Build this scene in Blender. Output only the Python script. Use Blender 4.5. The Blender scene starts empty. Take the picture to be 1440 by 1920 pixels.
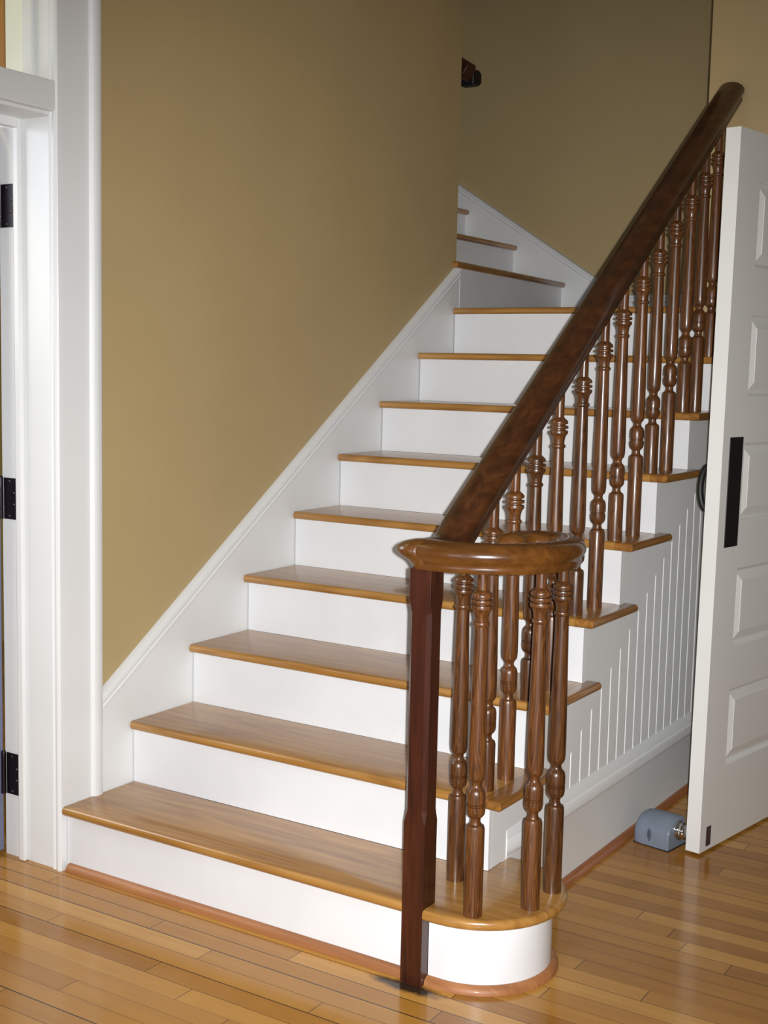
import bpy, bmesh, math, random
from mathutils import Vector, Matrix
random.seed(7)
PI = math.pi
S = bpy.context.scene
C = S.collection

# ------------------------------------------------------------------ helpers
WL = {}                                     # world location of every object (parents first)

def wl(o):
    return WL[o.name] if o else Vector((0, 0, 0))

def thing(name, label, cat, loc=(0, 0, 0), group=None, kind=None):
    o = bpy.data.objects.new(name, None); C.objects.link(o)
    o.location = loc; o.empty_display_size = 0.1
    o['label'] = label; o['category'] = cat
    if group: o['group'] = group
    if kind: o['kind'] = kind
    WL[o.name] = Vector(loc)
    return o

def tag(o, label, cat, kind=None, group=None):
    o['label'] = label; o['category'] = cat
    if kind: o['kind'] = kind
    if group: o['group'] = group
    return o

def obj(name, bm, mat, parent=None, smooth=None, bevel=0, loc=None, label=None):
    """bm holds world coordinates; the object origin sits at loc (or at its parent)."""
    bmesh.ops.recalc_face_normals(bm, faces=bm.faces)
    base = Vector(loc) if loc is not None else wl(parent)
    bmesh.ops.translate(bm, verts=bm.verts, vec=-base)
    me = bpy.data.meshes.new(name); bm.to_mesh(me); bm.free()
    if smooth is not None:
        for p in me.polygons: p.use_smooth = True
        me.set_sharp_from_angle(angle=math.radians(smooth))
    o = bpy.data.objects.new(name, me); C.objects.link(o)
    if isinstance(mat, (list, tuple)):
        for m in mat: me.materials.append(m)
    else: me.materials.append(mat)
    if parent: o.parent = parent
    o.location = base - wl(parent)
    WL[o.name] = base
    if label: o['label'] = label
    if bevel:
        m = o.modifiers.new('edge', 'BEVEL'); m.width = bevel; m.segments = 2
        m.limit_method = 'ANGLE'; m.angle_limit = math.radians(40)
    return o

def B(): return bmesh.new()

def box(bm, a, b):
    x0, y0, z0 = a; x1, y1, z1 = b
    v = [bm.verts.new(p) for p in ((x0, y0, z0), (x1, y0, z0), (x1, y1, z0), (x0, y1, z0),
                                   (x0, y0, z1), (x1, y0, z1), (x1, y1, z1), (x0, y1, z1))]
    for f in ((0, 3, 2, 1), (4, 5, 6, 7), (0, 1, 5, 4), (1, 2, 6, 5), (2, 3, 7, 6), (3, 0, 4, 7)):
        bm.faces.new([v[i] for i in f])
    return bm

def loft(bm, rings, closed=True, caps=True):
    vs = [[bm.verts.new(p) for p in r] for r in rings]
    n = len(vs[0])
    for a, b in zip(vs, vs[1:]):
        for i in range(n if closed else n - 1):
            j = (i + 1) % n
            bm.faces.new((a[i], a[j], b[j], b[i]))
    if caps:
        bm.faces.new(list(reversed(vs[0]))); bm.faces.new(vs[-1])
    return vs

def prism(bm, poly, axis, t0, t1):
    """2-D polygon pushed along an axis: 'x' -> poly is (y,z), 'y' -> (x,z), 'z' -> (x,y)."""
    def P(q, t):
        return {'x': (t, q[0], q[1]), 'y': (q[0], t, q[1]), 'z': (q[0], q[1], t)}[axis]
    loft(bm, [[P(q, t0) for q in poly], [P(q, t1) for q in poly]])
    return bm

def lathe(bm, prof, c, n=24, axis='z', caps=True):
    rings = []
    for h, r in prof:
        ring = []
        for i in range(n):
            a = 2 * PI * i / n
            if axis == 'z': ring.append((c[0] + r * math.cos(a), c[1] + r * math.sin(a), c[2] + h))
        rings.append(ring)
    loft(bm, rings, True, caps)
    return bm

def sweep(bm, path, prof, caps=True, ends=None):
    """profile (s,t): s across, t up; path: list of Vector; rings stay upright unless tilted along the path."""
    n = len(path); rings = []
    for i, p in enumerate(path):
        d = (path[min(i + 1, n - 1)] - path[max(i - 1, 0)]).normalized()
        side = d.cross(Vector((0, 0, 1))).normalized()
        up = side.cross(d).normalized()
        k = 1.0
        if 0 < i < n - 1:
            a = (path[i] - path[i - 1]).normalized(); b = (path[i + 1] - path[i]).normalized()
            k = 1.0 / max(0.75, math.cos(a.angle(b) / 2))
        es, et, pv_ = ends(i, n) if ends else (1.0, k, 0.0)
        rings.append([p + side * s * es + up * (pv_ + (t - pv_) * et) for s, t in prof])
    loft(bm, rings, True, caps)
    return bm

def catmull(pts, m):
    pts = [Vector(p) for p in pts]; out = []
    q = [2 * pts[0] - pts[1]] + pts + [2 * pts[-1] - pts[-2]]
    for i in range(1, len(q) - 2):
        a, b, c, d = q[i - 1:i + 3]
        for j in range(m):
            t = j / m
            out.append(0.5 * ((2 * b) + (c - a) * t + (2 * a - 5 * b + 4 * c - d) * t * t + (3 * b - a - 3 * c + d) * t ** 3))
    out.append(pts[-1])
    return out

def offset_poly(P, offs):
    """P counter-clockwise; edge i runs P[i]->P[i+1]; every edge moves inwards by offs[i]."""
    n = len(P); out = []
    L = []
    for i in range(n):
        a = Vector(P[i]); b = Vector(P[(i + 1) % n]); d = (b - a).normalized()
        nn = Vector((-d.y, d.x))
        L.append((a + nn * offs[i], d))
    for i in range(n):
        p, d = L[i - 1]; q, e = L[i]
        cr = d.x * e.y - d.y * e.x
        if abs(cr) < 1e-6:
            out.append(q.copy())
        else:
            w = q - p; t = (w.x * e.y - w.y * e.x) / cr
            out.append(p + d * t)
    return out

def nosed_slab(bm, P, nosed, z1, th):
    """flat board, outline P (CCW), the edges listed in nosed get a half-round nosing."""
    r = th / 2; rings = []
    for j in range(9):
        a = -PI / 2 + PI * j / 8
        off = r * (1 - math.cos(a)) * 0.8
        Q = offset_poly(P, [off if i in nosed else 0.0 for i in range(len(P))])
        rings.append([(q.x, q.y, z1 - r + r * math.sin(a)) for q in Q])
    loft(bm, rings)
    return bm

# ------------------------------------------------------------------ materials
def mat(name):
    m = bpy.data.materials.new(name); m.use_nodes = True
    nt = m.node_tree; nt.nodes.clear()
    out = nt.nodes.new('ShaderNodeOutputMaterial'); b = nt.nodes.new('ShaderNodeBsdfPrincipled')
    nt.links.new(b.outputs[0], out.inputs[0])
    return m, nt, b

def nd(nt, t, **k):
    n = nt.nodes.new(t)
    for a, v in k.items(): setattr(n, a, v)
    return n

def lin(c):
    return tuple(((x / 255) / 12.92 if x / 255 <= 0.04045 else ((x / 255 + 0.055) / 1.055) ** 2.4) for x in c) + (1,)

def ramp(nt, stops):
    r = nd(nt, 'ShaderNodeValToRGB'); e = r.color_ramp.elements
    while len(e) < len(stops): e.new(0.5)
    for i, (p, c) in enumerate(stops): e[i].position = p; e[i].color = c
    return r

def math_n(nt, op, a=None, b=None, c=None):
    n = nd(nt, 'ShaderNodeMath', operation=op)
    for i, v in enumerate((a, b, c)):
        if v is None: continue
        if isinstance(v, (int, float)): n.inputs[i].default_value = v
        else: nt.links.new(v, n.inputs[i])
    return n.outputs[0]

def paint(name, col, rough=0.5, var=0.04, bump=0.02, scale=30, coat=0):
    m, nt, b = mat(name)
    tc = nd(nt, 'ShaderNodeTexCoord'); no = nd(nt, 'ShaderNodeTexNoise')
    no.inputs['Scale'].default_value = 3; no.inputs['Detail'].default_value = 5
    nt.links.new(tc.outputs['Object'], no.inputs['Vector'])
    c = lin(col); d = tuple(x * (1 - var * 2) for x in c[:3]) + (1,)
    r = ramp(nt, [(0.3, d), (0.7, c)])
    nt.links.new(no.outputs['Fac'], r.inputs[0]); nt.links.new(r.outputs[0], b.inputs['Base Color'])
    b.inputs['Roughness'].default_value = rough
    n2 = nd(nt, 'ShaderNodeTexNoise'); n2.inputs['Scale'].default_value = scale; n2.inputs['Detail'].default_value = 4
    nt.links.new(tc.outputs['Object'], n2.inputs['Vector'])
    bp = nd(nt, 'ShaderNodeBump'); bp.inputs['Strength'].default_value = bump; bp.inputs['Distance'].default_value = 0.01
    nt.links.new(n2.outputs['Fac'], bp.inputs['Height']); nt.links.new(bp.outputs[0], b.inputs['Normal'])
    if coat: b.inputs['Coat Weight'].default_value = coat; b.inputs['Coat Roughness'].default_value = 0.15
    return m

def wood(name, dark, mid, light, axis='x', rough=0.3, scale=1.0, coat=0.5, rings=0.5, tint=0.12, pores=True, worn=None):
    """grain runs along axis of the object coordinates"""
    m, nt, b = mat(name)
    tc = nd(nt, 'ShaderNodeTexCoord'); oi = nd(nt, 'ShaderNodeObjectInfo')
    mp = nd(nt, 'ShaderNodeMapping')
    s = {'x': (1.2, 22, 22), 'y': (22, 1.2, 22), 'z': (22, 22, 1.2)}[axis]
    mp.inputs['Scale'].default_value = tuple(v * scale for v in s)
    ad = nd(nt, 'ShaderNodeVectorMath', operation='ADD')
    mu = nd(nt, 'ShaderNodeVectorMath', operation='SCALE'); mu.inputs[0].default_value = (3.1, 7.3, 5.7)
    nt.links.new(oi.outputs['Random'], mu.inputs['Scale'])
    nt.links.new(tc.outputs['Object'], ad.inputs[0]); nt.links.new(mu.outputs[0], ad.inputs[1])
    nt.links.new(ad.outputs[0], mp.inputs['Vector'])
    no = nd(nt, 'ShaderNodeTexNoise'); no.inputs['Scale'].default_value = 1.0; no.inputs['Detail'].default_value = 6
    no.inputs['Roughness'].default_value = 0.65; no.inputs['Distortion'].default_value = 0.6
    nt.links.new(mp.outputs[0], no.inputs['Vector'])
    # cathedral growth rings: bands of a stretched, warped field
    mp2 = nd(nt, 'ShaderNodeMapping'); s2 = {'x': (0.5, 6, 6), 'y': (6, 0.5, 6), 'z': (6, 6, 0.5)}[axis]
    mp2.inputs['Scale'].default_value = tuple(v * scale for v in s2)
    nt.links.new(ad.outputs[0], mp2.inputs['Vector'])
    n3 = nd(nt, 'ShaderNodeTexNoise'); n3.inputs['Scale'].default_value = 1.3; n3.inputs['Detail'].default_value = 2
    nt.links.new(mp2.outputs[0], n3.inputs['Vector'])
    sn = math_n(nt, 'SINE', math_n(nt, 'MULTIPLY', n3.outputs['Fac'], 75))
    rg = math_n(nt, 'MULTIPLY_ADD', sn, 0.5, 0.5)
    mix = math_n(nt, 'ADD', math_n(nt, 'MULTIPLY', no.outputs['Fac'], 1 - rings * 0.5), math_n(nt, 'MULTIPLY', rg, rings * 0.5))
    r = ramp(nt, [(0.25, lin(dark)), (0.5, lin(mid)), (0.75, lin(light))])
    nt.links.new(mix, r.inputs[0])
    hsv = nd(nt, 'ShaderNodeHueSaturation')
    nt.links.new(r.outputs[0], hsv.inputs['Color'])
    nt.links.new(math_n(nt, 'MULTIPLY_ADD', oi.outputs['Random'], 2 * tint, 1 - tint), hsv.inputs['Value'])
    last = hsv.outputs[0]
    if worn:
        nw = nd(nt, 'ShaderNodeTexNoise'); nw.inputs['Scale'].default_value = 9; nw.inputs['Detail'].default_value = 4
        nt.links.new(tc.outputs['Object'], nw.inputs['Vector'])
        rw = ramp(nt, [(0.55, (0, 0, 0, 1)), (0.72, (1, 1, 1, 1))]); nt.links.new(nw.outputs['Fac'], rw.inputs[0])
        mx = nd(nt, 'ShaderNodeMix', data_type='RGBA'); nt.links.new(math_n(nt, 'MULTIPLY', rw.outputs[0], 0.45), mx.inputs[0])
        nt.links.new(last, mx.inputs[6]); mx.inputs[7].default_value = lin(worn); last = mx.outputs[2]
    nt.links.new(last, b.inputs['Base Color'])
    b.inputs['Roughness'].default_value = rough
    b.inputs['Coat Weight'].default_value = coat; b.inputs['Coat Roughness'].default_value = 0.12
    bp = nd(nt, 'ShaderNodeBump'); bp.inputs['Strength'].default_value = 0.08; bp.inputs['Distance'].default_value = 0.004
    nt.links.new(mix, bp.inputs['Height']); nt.links.new(bp.outputs[0], b.inputs['Normal'])
    return m

def simple(name, col, rough=0.4, metal=0.0, coat=0.0):
    m, nt, b = mat(name)
    tc = nd(nt, 'ShaderNodeTexCoord'); no = nd(nt, 'ShaderNodeTexNoise'); no.inputs['Scale'].default_value = 25
    nt.links.new(tc.outputs['Object'], no.inputs['Vector'])
    c = lin(col); r = ramp(nt, [(0.3, tuple(x * 0.88 for x in c[:3]) + (1,)), (0.7, c)])
    nt.links.new(no.outputs['Fac'], r.inputs[0]); nt.links.new(r.outputs[0], b.inputs['Base Color'])
    b.inputs['Roughness'].default_value = rough; b.inputs['Metallic'].default_value = metal
    b.inputs['Coat Weight'].default_value = coat
    return m

def floor_mat():
    m, nt, b = mat('maple_strip_floor')
    tc = nd(nt, 'ShaderNodeTexCoord'); sp = nd(nt, 'ShaderNodeSeparateXYZ')
    nt.links.new(tc.outputs['Object'], sp.inputs[0])
    BW = 0.0612
    yy = math_n(nt, 'ADD', sp.outputs[1], 0.0385)
    q = math_n(nt, 'DIVIDE', yy, BW); row = math_n(nt, 'FLOOR', q); fy = math_n(nt, 'FRACT', q)
    wn = nd(nt, 'ShaderNodeTexWhiteNoise', noise_dimensions='1D'); nt.links.new(row, wn.inputs['W'])
    off = math_n(nt, 'MULTIPLY', wn.outputs['Value'], 5.0)
    xl = math_n(nt, 'DIVIDE', math_n(nt, 'ADD', sp.outputs[0], off), 0.84)
    col = math_n(nt, 'FLOOR', xl); fx = math_n(nt, 'FRACT', xl)
    cb = nd(nt, 'ShaderNodeCombineXYZ'); nt.links.new(row, cb.inputs[0]); nt.links.new(col, cb.inputs[1])
    w2 = nd(nt, 'ShaderNodeTexWhiteNoise', noise_dimensions='2D'); nt.links.new(cb.outputs[0], w2.inputs['Vector'])
    rnd = w2.outputs['Value']
    # grain
    mp = nd(nt, 'ShaderNodeMapping'); mp.inputs['Scale'].default_value = (2.2, 45, 1)
    ad = nd(nt, 'ShaderNodeVectorMath', operation='ADD'); sc = nd(nt, 'ShaderNodeVectorMath', operation='SCALE')
    sc.inputs[0].default_value = (11, 3, 7); nt.links.new(rnd, sc.inputs['Scale'])
    nt.links.new(tc.outputs['Object'], ad.inputs[0]); nt.links.new(sc.outputs[0], ad.inputs[1]); nt.links.new(ad.outputs[0], mp.inputs[0])
    g = nd(nt, 'ShaderNodeTexNoise'); g.inputs['Scale'].default_value = 1.2; g.inputs['Detail'].default_value = 6; g.inputs['Distortion'].default_value = 0.4
    nt.links.new(mp.outputs[0], g.inputs['Vector'])
    g2 = nd(nt, 'ShaderNodeTexNoise'); g2.inputs['Scale'].default_value = 7; nt.links.new(tc.outputs['Object'], g2.inputs['Vector'])
    r = ramp(nt, [(0.0, lin((112, 66, 24))), (0.35, lin((156, 106, 42))), (0.7, lin((180, 130, 58))), (1.0, lin((202, 156, 82)))])
    v = math_n(nt, 'ADD', math_n(nt, 'MULTIPLY_ADD', rnd, 0.48, 0.06), math_n(nt, 'ADD', math_n(nt, 'MULTIPLY', g.outputs['Fac'], 0.32), math_n(nt, 'MULTIPLY', g2.outputs['Fac'], 0.18)))
    nt.links.new(v, r.inputs[0])
    # seams: each long joint has its own width
    w3 = nd(nt, 'ShaderNodeTexWhiteNoise', noise_dimensions='1D'); nt.links.new(math_n(nt, 'ADD', row, 31.7), w3.inputs['W'])
    sw = math_n(nt, 'MULTIPLY_ADD', w3.outputs['Value'], 0.045, 0.02)
    s1 = math_n(nt, 'LESS_THAN', fy, sw)
    s2 = math_n(nt, 'LESS_THAN', fx, 0.003)
    seam = math_n(nt, 'MAXIMUM', math_n(nt, 'MULTIPLY', s1, math_n(nt, 'MULTIPLY_ADD', w3.outputs['Value'], 0.4, 0.58)), math_n(nt, 'MULTIPLY', s2, 0.75))
    mx = nd(nt, 'ShaderNodeMix', data_type='RGBA'); nt.links.new(seam, mx.inputs[0])
    nt.links.new(r.outputs[0], mx.inputs[6]); mx.inputs[7].default_value = lin((40, 20, 8))
    # black scuff on the boards around the foot of the newel post
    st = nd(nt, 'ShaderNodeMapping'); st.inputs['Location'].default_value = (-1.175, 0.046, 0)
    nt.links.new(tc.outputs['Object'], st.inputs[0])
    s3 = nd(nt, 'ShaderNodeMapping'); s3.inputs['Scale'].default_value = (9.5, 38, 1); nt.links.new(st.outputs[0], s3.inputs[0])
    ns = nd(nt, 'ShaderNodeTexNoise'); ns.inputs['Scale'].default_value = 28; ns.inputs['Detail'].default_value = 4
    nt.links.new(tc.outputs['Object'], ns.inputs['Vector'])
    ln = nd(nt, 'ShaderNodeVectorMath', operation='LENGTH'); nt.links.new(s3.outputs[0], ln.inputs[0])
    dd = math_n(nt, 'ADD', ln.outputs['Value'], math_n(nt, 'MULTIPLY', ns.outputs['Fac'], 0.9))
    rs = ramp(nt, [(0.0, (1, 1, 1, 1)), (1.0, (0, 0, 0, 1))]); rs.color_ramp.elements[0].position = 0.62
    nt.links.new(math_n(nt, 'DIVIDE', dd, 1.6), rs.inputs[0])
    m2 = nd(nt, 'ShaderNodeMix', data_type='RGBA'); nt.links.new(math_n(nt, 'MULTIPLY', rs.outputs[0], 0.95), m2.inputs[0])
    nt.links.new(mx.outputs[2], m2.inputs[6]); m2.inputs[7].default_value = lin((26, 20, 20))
    nt.links.new(m2.outputs[2], b.inputs['Base Color'])
    rr = math_n(nt, 'MULTIPLY_ADD', g2.outputs['Fac'], 0.08, 0.12)
    nt.links.new(rr, b.inputs['Roughness'])
    b.inputs['Specular IOR Level'].default_value = 0.42
    bp = nd(nt, 'ShaderNodeBump'); bp.inputs['Strength'].default_value = 0.25; bp.inputs['Distance'].default_value = 0.002
    hh = math_n(nt, 'SUBTRACT', math_n(nt, 'MULTIPLY', g2.outputs['Fac'], 0.4), math_n(nt, 'MULTIPLY', seam, 0.6))
    nt.links.new(hh, bp.inputs['Height']); nt.links.new(bp.outputs[0], b.inputs['Normal'])
    return m

TAN = paint('tan_wall_paint', (180, 158, 113), 0.6, 0.03, 0.05, 60)
WHITE = paint('white_gloss_paint', (226, 228, 228), 0.32, 0.02, 0.03, 14)
RISERW = paint('white_scuffed_riser_paint', (228, 230, 232), 0.34, 0.05, 0.03, 10)
DOORW = paint('white_door_paint', (222, 222, 218), 0.33, 0.015, 0.02, 20)
CEIL = paint('ceiling_paint', (232, 230, 222), 0.7)
YEL = paint('pale_yellow_paint', (226, 220, 160), 0.6)
FLOOR = floor_mat()
TREAD = wood('oak_tread_varnish', (132, 88, 38), (162, 116, 56), (182, 137, 74), 'x', 0.3, 1.0, 0.5, 0.35, 0.05, worn=(150, 108, 62))
RETURN = wood('oak_return_varnish', (112, 72, 30), (146, 98, 44), (170, 120, 60), 'y', 0.32, 1.0, 0.5, 0.35, 0.06)
SHOE = wood('shoe_molding_wood', (132, 82, 46), (158, 104, 62), (178, 124, 80), 'x', 0.5, 1.0, 0.1, 0.2, 0.03)
SHOEY = wood('shoe_molding_wood_side', (128, 76, 42), (150, 94, 54), (170, 112, 68), 'y', 0.35, 1.0, 0.35, 0.2, 0.03)
BAL = wood('stained_oak_baluster', (42, 22, 10), (84, 49, 22), (112, 71, 34), 'z', 0.36, 4.6, 0.2, 0.35, 0.25)
RAIL = wood('dark_handrail_wood', (38, 19, 8), (62, 33, 14), (86, 50, 22), 'y', 0.36, 1.2, 0.25, 0.15, 0.0)
VOL = wood('volute_wood', (58, 32, 11), (88, 53, 20), (112, 70, 28), 'x', 0.26, 1.2, 0.45, 0.1, 0.0)
NEWEL = wood('dark_red_newel_wood', (34, 14, 8), (58, 25, 14), (76, 36, 20), 'z', 0.36, 1.6, 0.3, 0.2, 0.0)
BLACK = simple('black_metal', (10, 10, 16), 0.5, 0.0)
BRONZE = simple('dark_bronze_hinge', (34, 28, 34), 0.35, 0.6)
SCREW = simple('screw_steel', (120, 116, 124), 0.25, 1.0)
GREY = simple('grey_plastic', (116, 126, 140), 0.38, 0.0)
GREYD = simple('dark_rubber', (28, 28, 34), 0.6)
CHROME = simple('chrome', (220, 222, 226), 0.08, 1.0)
STEEL = simple('brushed_latch_plate', (96, 86, 92), 0.4, 0.7)
DOORSHADE = paint('shaded_white_door_paint', (108, 112, 140), 0.4, 0.03)  # white door leaf; its bluish shade is put into the base colour
BROWNP = wood('amber_brown_wood', (120, 76, 28), (150, 100, 40), (170, 120, 56), 'z')

# ------------------------------------------------------------------ measures of the stair
R = 0.19
W = 1.2166                                   # outer face of the cut string
YR = [0, 0.0, 0.272, 0.5445, 0.822, 1.083, 1.3565, 1.635, 1.906, 2.178]      # riser faces 1..9
YN = [0, -0.022, 0.254, 0.522, 0.793, 1.067, 1.335, 1.609, 1.885, 2.160]     # nosing fronts 1..9
TH = 0.0262
YB = 3.42                                    # face of the skirting on the back wall
YW = 2.06                                    # wall that ends the rail
XW = 1.083
XE = 1.257                                   # ends of the return nosings
YC = 2.215                                   # end of the left wall
ZC = 3.35

# ------------------------------------------------------------------ room
st = lambda o, label, cat: tag(o, label, cat, 'structure')
bm = box(B(), (-3.0, -5.5, -0.1), (4.6, 2.2, 0.0)); box(bm, (-3.0, 2.2, -0.1), (4.6, 4.6, 0.0))
bmesh.ops.remove_doubles(bm, verts=bm.verts, dist=1e-5)
st(obj('floor', bm, FLOOR, None, loc=(0, 0, 0)), 'glossy honey-coloured hardwood strip floor running past the stairs', 'floor')

bm = B()                                     # left wall with a doorway, then the return wall of the upper flight
box(bm, (-0.235, 0.0, 0.0), (-0.02, 2.215, 5.2))
box(bm, (-0.235, -1.02, 2.95), (-0.02, 0.0, 5.2))
box(bm, (-0.235, -5.5, 0.0), (-0.02, -1.02, 5.2))
box(bm, (-3.0, 2.05, 0.0), (-0.235, 2.215, 5.2))
st(obj('wall_left', bm, TAN, None, loc=(0, 0, 0)), 'tan painted wall along the left side of the stairs', 'wall')
bm = box(B(), (-3.0, YB + 0.02, 0.0), (XW + 0.2, YB + 0.2, 5.2))
st(obj('wall_back', bm, TAN, None, loc=(0, 0, 0)), 'shaded tan wall behind the stair landing', 'wall')
bm = B()
box(bm, (XW, YW, 0.0), (1.70, YW + 0.14, 5.2)); box(bm, (1.70, YW, 2.21), (2.66, YW + 0.14, 5.2)); box(bm, (2.66, YW, 0.0), (4.6, YW + 0.14, 5.2))
box(bm, (XW, YW + 0.14, 0.0), (XW + 0.14, YB + 0.02, 5.2))
st(obj('wall_right', bm, TAN, None, loc=(0, 0, 0)), 'lighter tan wall at the top right where the handrail ends', 'wall')
bm = box(B(), (4.5, -5.5, 0), (4.6, YW, ZC))
st(obj('wall_side', bm, TAN, None, loc=(0, 0, 0)), 'tan wall on the far right of the hall', 'wall')
bm = B()
for a, b in (((-3.0, 0.0), (0.1, ZC)), ((1.5, 0.0), (2.6, ZC)), ((4.0, 0.0), (4.6, ZC))):
    box(bm, (a[0], -5.6, a[1]), (b[0], -5.5, b[1]))
for x0, x1 in ((0.1, 1.5), (2.6, 4.0)):
    box(bm, (x0, -5.6, 0.0), (x1, -5.5, 0.6)); box(bm, (x0, -5.6, 2.5), (x1, -5.5, ZC))
st(obj('wall_front', bm, TAN, None, loc=(0, 0, 0)), 'tan window wall behind the camera', 'wall')
for i, x0 in enumerate((0.1, 2.6)):
    bm = B(); x1 = x0 + 1.4
    for a, b in (((x0, 0.6), (x0 + .07, 2.5)), ((x1 - .07, 0.6), (x1, 2.5)), ((x0 + .07, .6), (x1 - .07, .67)), ((x0 + .07, 2.43), (x1 - .07, 2.5)), ((x0 + .07, 1.52), (x1 - .07, 1.58))):
        box(bm, (a[0], -5.57, a[1]), (b[0], -5.49, b[1]))
    st(obj('window_%d' % (i + 1), bm, WHITE, None, loc=(0, 0, 0)), ('white sash window behind the camera, nearer the left doorway', 'white sash window behind the camera, nearer the right wall')[i], 'window')
bm = B()
box(bm, (-0.235, -5.5, ZC), (4.6, YW + 0.14, ZC + 0.1)); box(bm, (-3.0, 2.05, 5.1), (XW + 0.2, YB + 0.2, 5.2))
box(bm, (-0.235, -5.5, ZC + 0.1), (-0.02, 2.05, 5.2))
box(bm, (-0.02, 2.0, ZC + 0.1), (XW, 2.05, 5.2))
st(obj('ceiling', bm, CEIL, None, loc=(0, 0, 0)), 'white ceiling over the hall and stairwell', 'ceiling')

# room beyond the left doorway
bm = B(); box(bm, (-3.1, -5.5, 0), (-3.0, 2.05, 3.6)); box(bm, (-3.0, 1.98, 0), (-0.235, 2.05, 3.6)); box(bm, (-3.0, -5.5, 3.5), (-0.235, 2.05, 3.6)); box(bm, (-3.0, -5.6, 0), (-0.235, -5.5, 3.6))
st(obj('wall_far', bm, YEL, None, loc=(0, 0, 0)), 'pale yellow wall seen through the transom opening', 'wall')
bm = box(B(), (-0.246, -0.0185, 2.2), (-0.2055, -0.0005, 2.95))
st(obj('trim_2', bm, BROWNP, None, bevel=0.002, loc=(-0.22, -0.01, 2.2)), 'amber brown wood strip glimpsed at the top left through the transom', 'trim')
# hallway behind the right-hand door opening
bm = B(); box(bm, (1.3, 3.3, 0), (3.1, 3.4, 2.6)); box(bm, (3.0, YW + .14, 0), (3.1, 3.3, 2.6)); box(bm, (1.25, YW + .14, 2.5), (3.1, 3.4, 2.6))
st(obj('wall_hall', bm, TAN, None, loc=(0, 0, 0)), 'tan wall of the passage behind the open white door', 'wall')

# ------------------------------------------------------------------ left doorway
tr = thing('trim_1', 'white moulded doorway casing with transom bar at the left of the stairs', 'door casing', (0, -0.02, 0), kind='structure')
bm = box(B(), (-0.236, -0.0165, 0), (-0.036, -0.0005, 2.16)); box(bm, (-0.205, -0.0165, 2.16), (-0.036, -0.0005, 2.95)); obj('door_jamb', bm, WHITE, tr)
bm = box(B(), (-0.165, -0.033, 0), (-0.141, -0.0165, 2.12)); obj('door_stop', bm, WHITE, tr, bevel=0.004)
g, gnt, gb = mat('clear_transom_glass'); gb.inputs['Transmission Weight'].default_value = 1.0; gb.inputs['Roughness'].default_value = 0.0; gb.inputs['IOR'].default_value = 1.0001
gl = nd(gnt, 'ShaderNodeBsdfGlossy'); gl.inputs['Roughness'].default_value = 0.02; tp = nd(gnt, 'ShaderNodeBsdfTransparent'); tp.inputs[0].default_value = (0.97, 0.985, 0.96, 1)
ly = nd(gnt, 'ShaderNodeLayerWeight'); ly.inputs[0].default_value = 0.25; ms = nd(gnt, 'ShaderNodeMixShader')
gnt.links.new(math_n(gnt, 'MULTIPLY', ly.outputs['Fresnel'], 0.5), ms.inputs[0]); gnt.links.new(tp.outputs[0], ms.inputs[1]); gnt.links.new(gl.outputs[0], ms.inputs[2])
gnt.links.new(ms.outputs[0], [n for n in gnt.nodes if n.type == 'OUTPUT_MATERIAL'][0].inputs[0]); gnt.nodes.remove(gb)
bm = box(B(), (-0.129, -1.0, 2.2), (-0.126, -0.0167, 2.95)); obj('transom_pane', bm, g, tr)
bm = box(B(), (-0.125, -0.03, 2.2), (-0.088, -0.0165, 2.95)); obj('transom_stop', bm, WHITE, tr, bevel=0.003)
# casing: moulded section pushed upwards (x,y)
prof = [(-0.036, 0.0), (-0.036, -0.019), (-0.032, -0.0235), (-0.027, -0.0225), (-0.0245, -0.0205), (-0.019, -0.0205), (-0.0165, -0.0245), (-0.010, -0.0270), (-0.004, -0.0255), (0.0, -0.0215), (0.0005, -0.017),
        (0.0, 0.0), (0.0, 0.095), (0.003, 0.099), (0.010, 0.101), (0.0125, 0.105), (0.0125, 0.128), (0.009, 0.134), (-0.02, 0.134)]
bm = B(); loft(bm, [[(x, y, z) for x, y in prof] for z in (0.0, 2.95)])
obj('casing', bm, WHITE, tr, smooth=35)
bm = box(B(), (-0.02, -1.02, 2.95), (0.0, 0.134, 3.1)); obj('head_casing', bm, WHITE, tr, bevel=0.004)
bm = B(); box(bm, (-0.02, -1.14, 0), (0.0, -1.0, 2.95)); box(bm, (-.236, -1.03, 0), (-.02, -1.0, 2.95)); obj('casing', bm, WHITE, tr, bevel=0.004)
bm = box(B(), (-0.235, -1.0, 2.122), (-0.004, -0.0165, 2.2)); obj('transom_bar', bm, WHITE, tr, bevel=0.003)
bm = box(B(), (-0.20, -1.0, 2.112), (-0.026, -0.0165, 2.122)); box(bm, (-0.165, -1.0, 2.088), (-0.141, -0.033, 2.114)); obj('head_jamb', bm, WHITE, tr, bevel=0.002)

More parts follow.
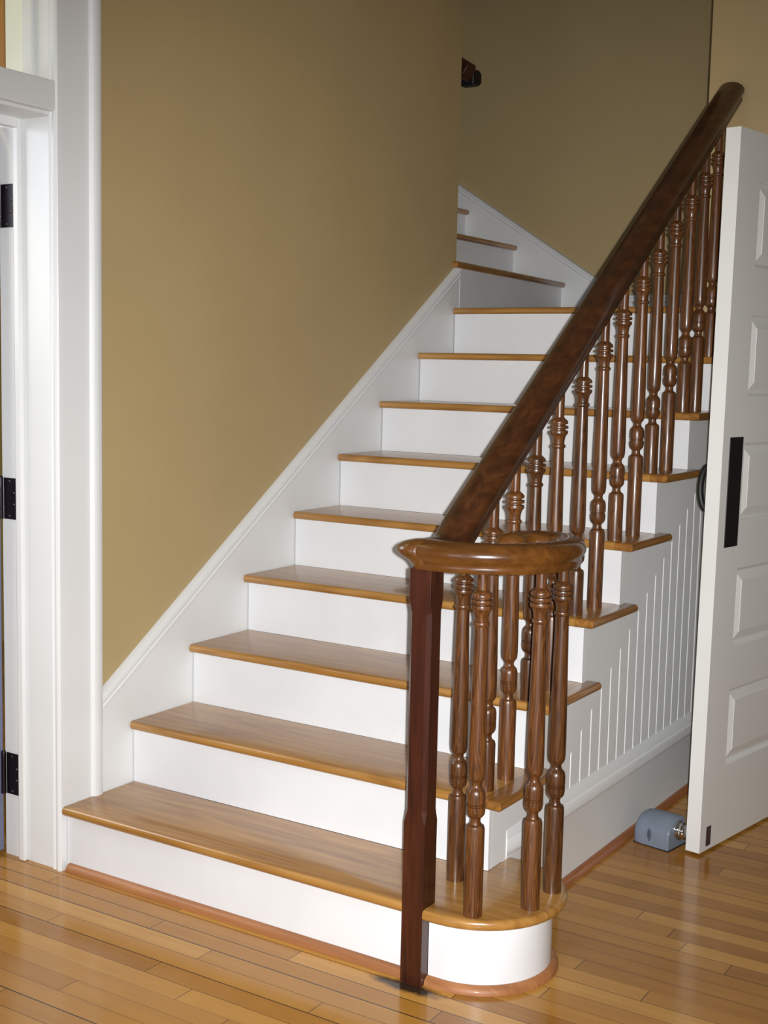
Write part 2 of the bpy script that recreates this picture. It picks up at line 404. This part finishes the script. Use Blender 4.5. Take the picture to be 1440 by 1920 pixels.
d1 = thing('door_1', 'white door edge with its shade coloured in blue-grey and dark hinges just inside the left doorway', 'door', (-0.24, -0.03, 0), kind='structure')
bm = box(B(), (-1.12, -0.0645, 0.012), (-0.2385, -0.0215, 2.10)); obj('door_leaf', bm, DOORSHADE, d1, bevel=0.003)
for z0, z1 in ((1.822, 1.941), (1.0, 1.119), (0.186, 0.31)):
    h = obj('hinge', box(B(), (-0.228, -0.0195, z0), (-0.176, -0.0162, z1)), BRONZE, d1, bevel=0.001, loc=(-0.2, -0.017, z0))
    zc = (z0 + z1) / 2; hh = z1 - z0
    for dx, dz in ((-0.205, 0.42), (-0.186, 0.14), (-0.186, -0.14), (-0.205, -0.42)):
        bm = B(); rings = []
        for r, t in ((0.0042, 0.0), (0.0042, 0.0008), (0.003, 0.0018), (0.0004, 0.0022)):
            rings.append([(dx + r * math.cos(a * PI / 5), -0.0193 - t, zc + dz * hh + r * math.sin(a * PI / 5)) for a in range(10)])
        loft(bm, rings); obj('screw', bm, SCREW, h, smooth=50)
    bm = B(); lathe(bm, [(0, .0001), (0.0, .0075), (0.03, .0075), (0.0305, .0065), (0.0315, .0065), (0.032, .0075), (hh - .032, .0075), (hh - .0315, .0065), (hh - .0305, .0065), (hh - .03, .0075), (hh, .0075), (hh + .004, .006), (hh + .006, .0001)], (-0.2335, -0.0255, z0), 14)
    obj('knuckle', bm, BRONZE, h, smooth=40)

# ------------------------------------------------------------------ staircase
sc = thing('staircase', 'white and oak staircase rising to a landing and turning left', 'staircase', (0.6, 0, 0))
def arc(cx, cy, r, a0, a1, n):
    return [(cx + r * math.cos(math.radians(a0 + (a1 - a0) * i / n)), cy + r * math.sin(math.radians(a0 + (a1 - a0) * i / n))) for i in range(n + 1)]
# first tread with its round curtail end, notched around the newel post
CX, CY = 1.24, 0.183
P1 = [(0.003, -0.022), (1.1455, -0.022), (1.1455, 0.0305), (1.2045, 0.0305), (1.2045, -0.034)] + arc(CX, CY, 0.217, -90, 90, 26) + [(W + 0.001, 0.40), (W + 0.001, 0.270), (0.003, 0.270)]
n1 = len(P1)
nosed = {0} | set(range(4, 4 + 28))
t = obj('tread', nosed_slab(B(), P1, nosed, R, TH), TREAD, sc, smooth=40)
for k in range(2, 9):
    xs = 1.200
    x1 = xs if k < 8 else XW
    Pm = [(0.003, YN[k]), (xs - 0.0006, YN[k]), (xs - 0.0006, min(YR[k + 1], YW) - 0.001)]
    if k == 8: Pm += [(XW - 0.001, YW - 0.001), (XW - 0.001, YR[9] - 0.001)]
    Pm += [(0.003, YR[k + 1] - 0.001)]
    t = obj('tread', nosed_slab(B(), Pm, {0}, k * R, TH), TREAD, sc, smooth=40)
    yb = min(YR[k + 1] + 0.05, YW - 0.001)
    yr = min(YR[k + 1], YW - 0.001)
    Pr = [(xs, YN[k]), (XE, YN[k]), (XE, yb)]
    if k < 8: Pr += [(W + 0.001, yb), (W + 0.001, yr - 0.001)]; ns = {0, 1, 2}
    else: ns = {0, 1}
    Pr += [(xs, yr - 0.001)]
    obj('return_nosing', nosed_slab(B(), Pr, ns, k * R, TH), RETURN, t, smooth=40, loc=(XE, YN[k], k * R))
# landing and the first treads of the upper flight
P9 = [(0.003, YN[9]), (XW - 0.002, YN[9]), (XW - 0.002, YB - 0.001), (-0.066, YB - 0.001), (0.003, 2.23)]
obj('tread', nosed_slab(B(), P9, {0}, 9 * R, TH), TREAD, sc, smooth=40, label='square oak landing at the top of the lower flight')
PT = [(0.001, 2.148), (0.027, 2.148), (-0.072, YB - 0.001), (-0.36, YB - 0.001), (-0.36, YC + 0.001), (0.001, YC + 0.001)]
obj('tread', nosed_slab(B(), PT, {0, 1}, 10 * R, TH), RETURN, sc, smooth=40)
for k, x in ((11, -0.345), (12, -0.629), (13, -0.91)):
    PT = [(x, YC + 0.001), (x, YB - 0.001), (x - 0.315, YB - 0.001), (x - 0.315, YC + 0.001)]
    obj('tread', nosed_slab(B(), PT, {0}, k * R, TH), RETURN, sc, smooth=40)
# risers
bm = box(B(), (0.003, 0.0, 0.0), (1.1455, 0.018, R - TH)); obj('riser', bm, RISERW, sc)
o2 = [(1.2045, 0.001)] + arc(CX, CY, 0.183, -90, 90, 28) + [(W + 0.002, 0.366)]
i2 = [(W + 0.002, 0.356)] + list(reversed(arc(CX, CY, 0.173, -90, 90, 28))) + [(1.2045, 0.011)]
bm = B(); loft(bm, [[(x, y, z) for x, y in o2 + i2] for z in (0.0, R - TH)], True, False)
obj('riser', bm, RISERW, sc, smooth=40, label='curved white riser under the round end of the bottom step')
for k in range(2, 10):
    x1 = W if k < 9 else XW - 0.002
    bm = box(B(), (0.003, YR[k], (k - 1) * R + 0.0005), (x1, YR[k] + 0.018, k * R - TH + 0.002)); obj('riser', bm, RISERW, sc)
bm = B(); prism(bm, [(0.0, 2.218), (-0.07 - 0.022, YB - .001), (-0.115, YB - .001), (-0.022, 2.218)], 'z', 9 * R + .0005, 10 * R - TH + .002); obj('riser', bm, RISERW, sc)
for k, x in ((11, -0.367), (12, -0.651), (13, -0.932)):
    bm = box(B(), (x - 0.018, YC + .001, (k - 1) * R + .0005), (x, YB - .001, k * R - TH + .002)); obj('riser', bm, RISERW, sc)
# wall string (skirting) on the left wall, with a moulded cap
zl = lambda y: 0.481 + (y - 0.138) * 0.6755
poly = [(0.1345, 0.0), (YC, 9 * R - 0.3), (YC, zl(YC) - 0.012), (0.1345, zl(0.1345) - 0.012)]
bm = B(); prism(bm, [(0.1345, 0.001), (0.6, 0.001), (YC, 1.1), (YC, zl(YC) - 0.03), (0.1345, zl(0.1345) - 0.03)], 'x', -0.0195, -0.001); ws = obj('wall_string', bm, WHITE, sc)
bm = B(); pr = [(-0.0195, 0.004), (-0.006, 0.003), (0.003, -0.002), (0.0065, -0.010), (0.006, -0.018), (0.0015, -0.024), (0.0045, -0.029), (0.0045, -0.036), (0.0, -0.041), (-0.0195, -0.041)]
cs = 0.83
loft(bm, [[(x, y, zl(y) + t / cs) for x, t in pr] for y in (0.1345, YC)])
obj('string_cap', bm, WHITE, ws, smooth=30)
# skirting on the back wall
zb = lambda x: 1.933 - (x - 0.069) * 0.626
xk = 0.225
poly = [(XW - .001, 9 * R - .1), (XW - .001, 1.835 - .03), (xk, 1.835 - .03), (-1.5, zb(-1.5) - .03), (-1.5, 1.6), (-0.6, 1.6)]
bm = B(); prism(bm, poly, 'y', YB, YB + 0.0195); bs = obj('wall_string', bm, WHITE, sc)
pr = [(0.0195, 0.003), (0.004, 0.002), (-0.007, -0.004), (-0.008, -0.012), (-0.003, -0.018), (-0.005, -0.022), (-0.005, -0.028), (0.0, -0.034), (0.0195, -0.034)]
bm = B(); loft(bm, [[(x, YB + s, (1.835 if i < 2 else zb(x)) + t * (1 if i < 1 else 1.12)) for s, t in pr] for i, x in enumerate((XW - .001, xk, -1.5))])
obj('string_cap', bm, WHITE, bs, smooth=30)
# outer cut string
ls = lambda y: 0.387 + 0.703 * (y - 0.776)
up = []
for k in range(2, 9):
    y1 = YR[k + 1] + 0.018 if k < 8 else YW - .001
    up += [(YR[k] + 0.0185, k * R - TH), (min(y1, YW - .001), k * R - TH)]
lo = [(YW - .001, ls(YW)), (0.62, ls(0.62)), (0.62, 0.262), (0.404, 0.262), (0.404, 0.1645), (0.404, R + .0005), (YR[2] + 0.0185, R + .0005)]
poly = up + [(YW - .001, ls(YW)), (0.605, ls(0.605)), (0.605, 0.255), (0.404, 0.255), (0.404, R + 0.0005), (YR[2] + 0.0185, R + 0.0005)]
# drop duplicate steps: each riser line is vertical between treads
bm = B(); prism(bm, poly, 'x', W - 0.018, W)
bmesh.ops.remove_doubles(bm, verts=bm.verts, dist=1e-6)
obj('outer_string', bm, WHITE, sc)
# beadboard below the string: vertical V grooves
bm = B(); xf = W - 0.0035; ys = []
y = 0.59; g0 = 0.772
pts = [(0.55, 0)]
i = 0
gy = [0.772 - 0.0685 * 3 + 0.0685 * j + 0.0002 * j for j in range(24)]
for g in gy:
    if g < 0.57 or g > YW - 0.02: continue
    pts += [(g - 0.0042, 0), (g - 0.001, -0.0042), (g + 0.001, -0.0042), (g + 0.0026, -0.001), (g + 0.0042, 0)]
pts.append((YW - .001, 0))
cols = [[bm.verts.new((xf + d, y, 0.262)) for y, d in pts], [bm.verts.new((xf + d, y, max(0.2625, ls(y) + 0.012))) for y, d in pts]]
for a in range(len(pts) - 1):
    bm.faces.new((cols[0][a], cols[0][a + 1], cols[1][a + 1], cols[1][a]))
ge = bmesh.ops.extrude_face_region(bm, geom=bm.faces[:]); vs = [e for e in ge['geom'] if isinstance(e, bmesh.types.BMVert)]
for v in vs: v.co.x = W - 0.016
obj('beadboard_panel', bm, WHITE, sc)
# baseboard on the side
pr = [(W - .012, 0.0), (W + .006, 0.0), (W + .006, 0.196), (W + .008, 0.2), (W + .013, 0.206), (W + .0145, 0.212), (W + .0145, 0.238), (W + .012, 0.242), (W + .0095, 0.243), (W + .0095, 0.247), (W + .008, 0.252), (W + .003, 0.266), (W - .001, 0.272), (W - .012, 0.272)]
bm = B(); loft(bm, [[(x, 0.372, z) if x < W + .001 else (W + 0.001 + (x - W) * 0.1, 0.372, z) for x, z in pr]] + [[(x, y, z) for x, z in pr] for y in (0.44, YW - .001)])
bb = obj('side_baseboard', bm, WHITE, sc, smooth=30)
# shoe mouldings
def qr(r=0.0195, n=7): return [(0, 0)] + [(r * math.cos(PI / 2 * i / n), r * math.sin(PI / 2 * i / n)) for i in range(n + 1)]
bm = B(); loft(bm, [[(x, -0.0003 - a * 1.0, 0.0004 + b * 1.1) for a, b in qr()] for x in (0.012, 1.1452)]); obj('shoe_molding', bm, SHOE, sc, smooth=40)
bm = B(); rings = []
for x, y in [(1.2047, None)] + [None] * 0: pass
line = [((1.2047, 0.0), (0, -1)), ((1.235, 0.0), (0, -1))] + [((CX + .1832 * math.cos(math.radians(a)), CY + .1832 * math.sin(math.radians(a))), (math.cos(math.radians(a)), math.sin(math.radians(a)))) for a in range(-90, 80, 6)]
loft(bm, [[(p[0] + d[0] * a, p[1] + d[1] * a, 0.0004 + b * 1.1) for a, b in qr(0.018)] for p, d in line]); obj('shoe_molding', bm, SHOE, sc, smooth=40)
bm = B(); loft(bm, [[(W + .0063 + a, y, 0.0004 + b * 1.1) for a, b in qr()] for y in (0.366, YW - .001)]); obj('shoe_molding', bm, SHOEY, sc, smooth=40)

# ------------------------------------------------------------------ railing
XR = 1.172
rl = thing('stair_railing', 'dark wooden stair railing with turned balusters, newel post and scrolled rail end', 'railing', (XR, 0, 0))
# rail section (s across, t up), origin at the middle of the underside
half = [(0.0, 0.068), (0.012, 0.0672), (0.024, 0.063), (0.034, 0.0545), (0.0395, 0.044), (0.0395, 0.035), (0.036, 0.0265), (0.0305, 0.021), (0.0285, 0.017), (0.0295, 0.012), (0.0295, 0.004), (0.027, 0.0)]
RP = [(-a, b) for a, b in reversed(half[1:])] + half
RP = list(reversed(RP))
ZV = 0.998                                   # underside of the level scroll
zrail = lambda y: 1.154 + 0.7275 * (y - 0.268) - 0.043     # underside of the sloping rail
y0 = 0.268 + (ZV + 0.043 - 1.154) / 0.7275
path = [Vector((XR, YW - .001, zrail(YW))), Vector((XR, 1.2, zrail(1.2))), Vector((XR, 0.3, zrail(0.3)))]
e = 0.045
for i in range(9):                           # easing between slope and level
    t = i / 8; a = Vector((XR, y0 + e * 1.3, zrail(y0 + e * 1.3))); m = Vector((XR, y0 + .004, ZV + 0.001)); c = Vector((XR, y0 - e, ZV))
    path.append(a * (1 - t) ** 2 + m * 2 * t * (1 - t) + c * t * t)
path.append(Vector((XR, -0.004, ZV))); 
nr = len(path)
def rail_scale(i, n):
    f = 1.0 if i <= 3 else max(0.0, 1 - (i - 3) / 6)
    return 1 + 0.17 * f, 1 + 0.13 * f, 0.0
bm = B(); sweep(bm, path, RP, ends=rail_scale)
hr = obj('handrail', bm, RAIL, rl, smooth=42)
# rounded cap over the newel, then the level scroll
bm = B()
prof = [(0.0, 0.030, 0), (0.006, 0.0315, 0.001), (0.013, 0.033, 0.004), (0.02, 0.036, 0.010), (0.027, 0.041, 0.019), (0.035, 0.0455, 0.027), (0.044, 0.0455, 0.029), (0.0535, 0.041, 0.026), (0.061, 0.034, 0.018), (0.0665, 0.022, 0.008), (0.068, 0.001, 0.0)]
loft(bm, [[(XR + 0.002 - dx + r * math.cos(2 * PI * j / 32), -0.004 + r * math.sin(2 * PI * j / 32), ZV + t) for j in range(32)] for t, r, dx in prof])
obj('newel_cap', bm, VOL, hr, smooth=42)
pv = catmull([(XR - 0.006, -0.004, ZV), (1.235, -0.008, ZV), (1.305, 0.010, ZV), (1.368, 0.054, ZV), (1.412, 0.124, ZV), (1.425, 0.205, ZV), (1.402, 0.282, ZV), (1.348, 0.322, ZV), (1.290, 0.306, ZV), (1.268, 0.255, ZV), (1.275, 0.225, ZV)], 7)
tail = [0.25, 0.55, 0.76, 0.88, 0.96]
d = (pv[-1] - pv[-2]).normalized(); pv = pv[:-1] + [pv[-1] + d * q for q in (0.0, 0.010, 0.017, 0.022, 0.025)]
bm = B(); sweep(bm, pv, RP, ends=lambda i, n: (tail[n - 1 - i], tail[n - 1 - i], 0.03) if n - 1 - i < 5 else (1.0, 1.0, 0.0))
obj('volute', bm, VOL, hr, smooth=42)
# newel post: square with stopped chamfers, notched against the steps
bm = B(); nx0, nx1, ny0, ny1 = 1.1465, 1.2035, -0.0315, 0.0285
def sq(z, c): return [(nx0 + c, ny0, z), (nx1 - c, ny0, z), (nx1, ny0 + c, z), (nx1, ny1 - c, z), (nx1 - c, ny1, z), (nx0 + c, ny1, z), (nx0, ny1 - c, z), (nx0, ny0 + c, z)]
loft(bm, [sq(0.0, .0012), sq(0.395, .0012), sq(0.425, .0095), sq(0.895, .0095), sq(0.925, .0012), sq(ZV + 0.001, .0012)])
obj('newel_post', bm, NEWEL, rl)
# balusters
def baluster(x, y, zb, t0, zt):
    L = zb; prof = [(0, .0222), (t0 - .117 - L, .0222), (t0 - .110 - L, .0203), (t0 - .106 - L, .0138), (t0 - .099 - L, .0114), (t0 - .092 - L, .0122), (t0 - .087 - L, .0175), (t0 - .082 - L, .0207), (t0 - .073 - L, .0222), (t0 - .0635 - L, .0222), (t0 - .0627 - L, .0188), (t0 - .0610 - L, .0188), (t0 - .0602 - L, .0222), (t0 - .0585 - L, .0222), (t0 - .0575 - L, .0188), (t0 - .0558 - L, .0188), (t0 - .055 - L, .0222),
        (t0 - .036 - L, .0222), (t0 - .027 - L, .0207), (t0 - .022 - L, .0172), (t0 - .018 - L, .0128), (t0 - .011 - L, .0114), (t0 - .005 - L, .0132), (t0 - L, .0178), (t0 + .006 - L, .0198), (t0 + .018 - L, .0208), (t0 + .05 - L, .0210), (t0 + .11 - L, .0203), (t0 + .22 - L, .0184), (t0 + .33 - L, .0164), (t0 + .358 - L, .0160), (t0 + .3598 - L, .0186), (t0 + .364 - L, .0200), (t0 + .3682 - L, .0186), (t0 + .370 - L, .0158), (t0 + .380 - L, .0163), (t0 + .390 - L, .0185), (t0 + .396 - L, .0218),
        (t0 + .3985 - L, .0246), (t0 + .403 - L, .0252), (t0 + .407 - L, .0242), (t0 + .4080 - L, .0175), (t0 + .4112 - L, .0175), (t0 + .4122 - L, .0246), (t0 + .416 - L, .0258), (t0 + .4198 - L, .0246), (t0 + .4210 - L, .0175), (t0 + .4242 - L, .0175), (t0 + .4252 - L, .0238), (t0 + .429 - L, .0246), (t0 + .434 - L, .0230), (t0 + .439 - L, .0172), (t0 + .443 - L, .0130), (zt - L, .0126)]
    bm = B(); lathe(bm, prof, (x, y, zb), 28)
    o = obj('baluster', bm, BAL, rl, smooth=38, loc=(x, y, zb))
    return o
for x, y in ((1.174, 0.179), (1.312, 0.016), (1.404, 0.131), (1.404, 0.253)):
    zt = ZV + .004 if x > 1.2 else zrail(y) + 0.006
    baluster(x, y, R, 0.517, zt)
xb = 1.174
for k, y in ((2, .327), (2, .441), (3, .562), (3, .696), (4, .849), (4, .991), (5, 1.127), (5, 1.275), (6, 1.404), (6, 1.545), (7, 1.679), (7, 1.803), (8, 1.925)):
    t0 = 1.103 + 0.7275 * (y - 0.991)
    baluster(xb, y, k * R, t0, zrail(y) + 0.012)

# ------------------------------------------------------------------ dark rail end of the upper flight
wr = thing('wall_handrail', 'end of a dark wall handrail jutting past the corner high above the landing', 'handrail', (-0.03, 2.3, 2.68))
hp = [(-0.034, -0.035), (0.034, -0.035), (0.04, -0.01), (0.037, 0.02), (0.022, 0.038), (-0.022, 0.038), (-0.037, 0.02), (-0.04, -0.01)]
bm = B(); sweep(bm, [Vector((-1.4, 2.285, 2.68 + 0.92)), Vector((-0.6, 2.285, 2.68 + 0.36)), Vector((-0.022, 2.285, 2.68))], hp)
obj('rail_bar', bm, NEWEL, wr, bevel=0.004)
bm = B(); loft(bm, [[(-0.02 - a, 2.325 + b, 2.678 + c) for a, c in ((0, -.034), (0.07, -.034), (0.07, .03), (0.0, .03))] for b in (0.0, 0.05, 0.07)])
for v in bm.verts:
    if v.co.y > 2.39: v.co.z = 2.678 + (v.co.z - 2.678) * 0.6
obj('rail_end_cap', bm, BLACK, wr, bevel=0.008)
bm = B(); box(bm, (-0.36, YC, 2.80), (-0.32, 2.285, 2.83)); obj('bracket', bm, BLACK, wr, bevel=0.004)

# ------------------------------------------------------------------ right-hand door, standing open
ang = math.atan2(0.98634, 0.16475)
A = Vector((1.471, 1.173, 0)); D = Vector((0.16475, 0.98634, 0)); N = Vector((0.98634, -0.16475, 0))
d2 = thing('door_2', 'white five-panel door standing open at the right of the stairs', 'door', A, kind='structure')
TD = 0.0465; DZ0, DZ1, DW = 0.009, 2.162, 0.885
def dp(s, n, z): p = A + D * s + N * n; return (p.x + 0.0072 * z, p.y, z)   # the old door has sagged a little out of plumb
S0, S1 = 0.138, DW - 0.138
PZ = [(0.256, 0.497), (0.630, 0.874), (1.015, 1.256), (1.393, 1.639), (1.775, 2.027)]
bm = B()
def dbox(bm, s0, s1, n0, n1, z0, z1):
    v = [bm.verts.new(dp(s, n, z)) for s, n, z in ((s0, n0, z0), (s1, n0, z0), (s1, n1, z0), (s0, n1, z0), (s0, n0, z1), (s1, n0, z1), (s1, n1, z1), (s0, n1, z1))]
    for f in ((0, 3, 2, 1), (4, 5, 6, 7), (0, 1, 5, 4), (1, 2, 6, 5), (2, 3, 7, 6), (3, 0, 4, 7)): bm.faces.new([v[i] for i in f])
dbox(bm, 0, S0, -TD, 0, DZ0, DZ1); dbox(bm, S1, DW, -TD, 0, DZ0, DZ1)
zs = [DZ0] + [z for a in PZ for z in a] + [DZ1]
for i in range(0, len(zs), 2): dbox(bm, S0, S1, -TD, 0, zs[i], zs[i + 1])
bmesh.ops.remove_doubles(bm, verts=bm.verts, dist=1e-5)
obj('door_frame', bm, DOORW, d2)
for z0, z1 in PZ:                            # moulded, raised panels on both faces
    bm = B()
    for sg in (1, -1):
        f = lambda n: n if sg > 0 else -TD - n
        R4 = lambda i, n: [dp(S0 + i, f(n), z0 + i), dp(S1 - i, f(n), z0 + i), dp(S1 - i, f(n), z1 - i), dp(S0 + i, f(n), z1 - i)]
        rings = [R4(0.0, 0.0), R4(0.004, -0.002), R4(0.008, -0.009), R4(0.013, -0.0115), R4(0.018, -0.0105), R4(0.040, -0.0035), R4(0.042, -0.002)]
        loft(bm, rings, True, False)
        bm.faces.new([bm.verts.new(p) for p in R4(0.042, -0.002)])
    bmesh.ops.remove_doubles(bm, verts=bm.verts, dist=1e-5)
    obj('panel', bm, DOORW, d2, loc=dp(S0, 0, z0))
bm = B(); dbox(bm, 0.041, 0.124, 0.0002, 0.003, 0.944, 1.274); obj('push_plate', bm, BLACK, d2, bevel=0.001, label='tall black push plate')
bm = B(); dbox(bm, 0.037, 0.065, 0.0002, 0.0015, 0.022, 0.083); obj('latch_plate', bm, STEEL, d2, label='small grey metal plate at the bottom corner')
bm = B(); pth = []
for i in range(21):
    a = PI * i / 20
    q = Vector(dp(0.055, -TD - 0.047 * math.sin(a) ** 0.6, 1.118 - 0.07 * math.cos(a))); pth.append(q)
rings = []
for i, q in enumerate(pth):
    d = (pth[min(i + 1, 20)] - pth[max(i - 1, 0)]).normalized(); u = D; w = d.cross(u).normalized()
    rings.append([q + u * .011 * math.cos(j * PI / 5) + w * .0095 * math.sin(j * PI / 5) for j in range(10)])
loft(bm, rings); obj('pull_handle', bm, BLACK, d2, smooth=50, label='black pull handle on the hidden face')

# casing of the opening that door belongs to
bm = B(); box(bm, (1.63, YW - .018, 0), (1.70, YW - .0005, 2.21)); box(bm, (2.66, YW - .018, 0), (2.75, YW - .0005, 2.21)); box(bm, (1.63, YW - .018, 2.21), (2.75, YW - .0005, 2.3))
o = obj('trim_3', bm, WHITE, None, bevel=0.003, loc=(2.2, YW, 0)); st(o, 'white casing around the opening behind the open white door', 'door casing')

# ------------------------------------------------------------------ magnetic door holder on the floor
H0 = Vector((1.381, 1.149, 0)); HN = N; HD = D
dh = thing('door_holder', 'grey floor-mounted magnetic door holder with chrome button beside the open door', 'door holder', H0)
def hp3(n, d, z): p = H0 - HN * n + HD * d; return (p.x, p.y, z)
sec = []                                     # section along the door direction (d,z): blunt front, domed top
for d, z in ((0.0, 0.003), (0.0, 0.050), (0.002, 0.058), (0.010, 0.069), (0.024, 0.082), (0.042, 0.092), (0.062, 0.097), (0.085, 0.096), (0.100, 0.088), (0.108, 0.074), (0.110, 0.05), (0.110, 0.003)):
    sec.append((d, z))
bm = B(); rings = []
for n, sc_, zs_ in ((0.0, 0.95, 0.97), (0.003, 1.0, 1.0), (0.05, 1.0, 1.0), (0.095, 0.985, 0.985), (0.112, 0.95, 0.955), (0.121, 0.89, 0.90), (0.124, 0.82, 0.82)):
    rings.append([hp3(n, 0.055 + (d - 0.055) * sc_, z * zs_ if z > 0.004 else z) for d, z in sec])
loft(bm, rings); bd = obj('body', bm, GREY, dh, smooth=35, bevel=0.002)
bm = B(); loft(bm, [[hp3(n, d, z) for n, d in ((-0.001, -0.001), (0.125, 0.005), (0.125, 0.108), (-0.001, 0.112))] for z in (0.0002, 0.003)]); obj('gasket', bm, GREYD, dh)
# recessed screw slot in the near face
bm = B(); rings = []
for r, t in ((1.0, -0.0006), (0.9, -0.0018), (0.5, -0.0022)):
    rr = []
    for j in range(20):
        a = 2 * PI * j / 20
        rr.append(hp3(0.067 + 0.0065 * r * math.cos(a), t, 0.040 + (0.021 * r) * math.sin(a)))
    rings.append(rr)
loft(bm, rings, True, True); sl = obj('screw_slot', bm, simple('slot_grey', (70, 78, 98), 0.35), bd, smooth=40)
bm = B(); bmesh.ops.create_uvsphere(bm, u_segments=10, v_segments=6, radius=0.0032); bmesh.ops.translate(bm, verts=bm.verts, vec=hp3(0.067, -0.0025, 0.026)); obj('screw', bm, CHROME, bd, smooth=60)
bm = B(); rings = []
for r, n in ((0.030, 0.0), (0.030, 0.006), (0.028, 0.010), (0.0255, 0.0105), (0.0255, 0.018), (0.023, 0.026), (0.017, 0.032), (0.009, 0.0355), (0.001, 0.0365)):
    rings.append([hp3(-n, 0.06 + r * math.cos(2 * PI * j / 28), 0.056 + r * math.sin(2 * PI * j / 28)) for j in range(28)])
loft(bm, rings); obj('magnet_button', bm, CHROME, dh, smooth=40, label='round chrome button')

# ------------------------------------------------------------------ camera
yaw, pitch, roll, F = -0.564031613, -0.110626448, 0.0222295138, 2415.71934
fw = Vector((math.sin(yaw) * math.cos(pitch), math.cos(yaw) * math.cos(pitch), math.sin(pitch)))
r0 = Vector((math.cos(yaw), -math.sin(yaw), 0)); u0 = r0.cross(fw)
r2 = r0 * math.cos(roll) + u0 * math.sin(roll); u2 = -r0 * math.sin(roll) + u0 * math.cos(roll)
CAM = Vector((2.66275317, -2.54517264, 1.45232487))
cd = bpy.data.cameras.new('camera'); co = bpy.data.objects.new('camera', cd); C.objects.link(co)
M = Matrix((r2, u2, -fw)).transposed().to_4x4(); M.translation = CAM; co.matrix_world = M
cd.sensor_fit = 'VERTICAL'; cd.sensor_height = 24; cd.lens = F / 1920 * 24; cd.clip_start = 0.05
S.camera = co

# ------------------------------------------------------------------ light
def light(name, typ, loc, energy, col, **k):
    l = bpy.data.lights.new(name, typ); l.energy = energy; l.color = col
    for a, v in k.items(): setattr(l, a, v)
    o = bpy.data.objects.new(name, l); C.objects.link(o); o.location = loc
    return o
fl = light('camera_flash', 'SPOT', CAM, 660, (0.985, 0.98, 0.985), shadow_soft_size=0.010, spot_size=math.radians(74), spot_blend=1.0)
af = (fw - u2 * 0.06).normalized(); uf = af.cross(r2).normalized() * -1
Mf = Matrix((r2, uf, -af)).transposed().to_4x4(); Mf.translation = CAM + r2 * 0.034 + u2 * 0.008; fl.matrix_world = Mf
w1 = light('daylight_window', 'AREA', (0.8, -5.4, 1.55), 20, (0.80, 0.89, 1.0), shape='RECTANGLE', size=1.3, size_y=1.8); w1.rotation_euler = (PI / 2, 0, 0)
w2 = light('daylight_window', 'AREA', (3.3, -5.4, 1.55), 4, (0.80, 0.89, 1.0), shape='RECTANGLE', size=1.3, size_y=1.8); w2.rotation_euler = (PI / 2, 0, 0)
w3 = light('room_daylight', 'AREA', (-1.5, -0.9, 1.9), 26, (0.90, 0.94, 1.0), shape='RECTANGLE', size=1.2, size_y=1.2)
light('warm_room_lamp', 'POINT', (-0.75, -0.62, 3.1), 16, (1.0, 0.84, 0.42), shadow_soft_size=0.12)
w3.rotation_euler = (Vector((0.5, -0.35, 0.0)) - Vector((-1.5, -0.9, 2.0))).to_track_quat('-Z', 'Y').to_euler()
wd = bpy.data.worlds.new('world'); S.world = wd; wd.use_nodes = True
bg = wd.node_tree.nodes['Background']; bg.inputs[0].default_value = (0.75, 0.85, 1.0, 1); bg.inputs[1].default_value = 0.15

S.view_settings.view_transform = 'Standard'; S.view_settings.look = 'None'
S.view_settings.exposure = 0.0; S.view_settings.gamma = 1.0; S.view_settings.use_curve_mapping = False
S.cycles.use_denoising = True
S.cycles.max_bounces = 8
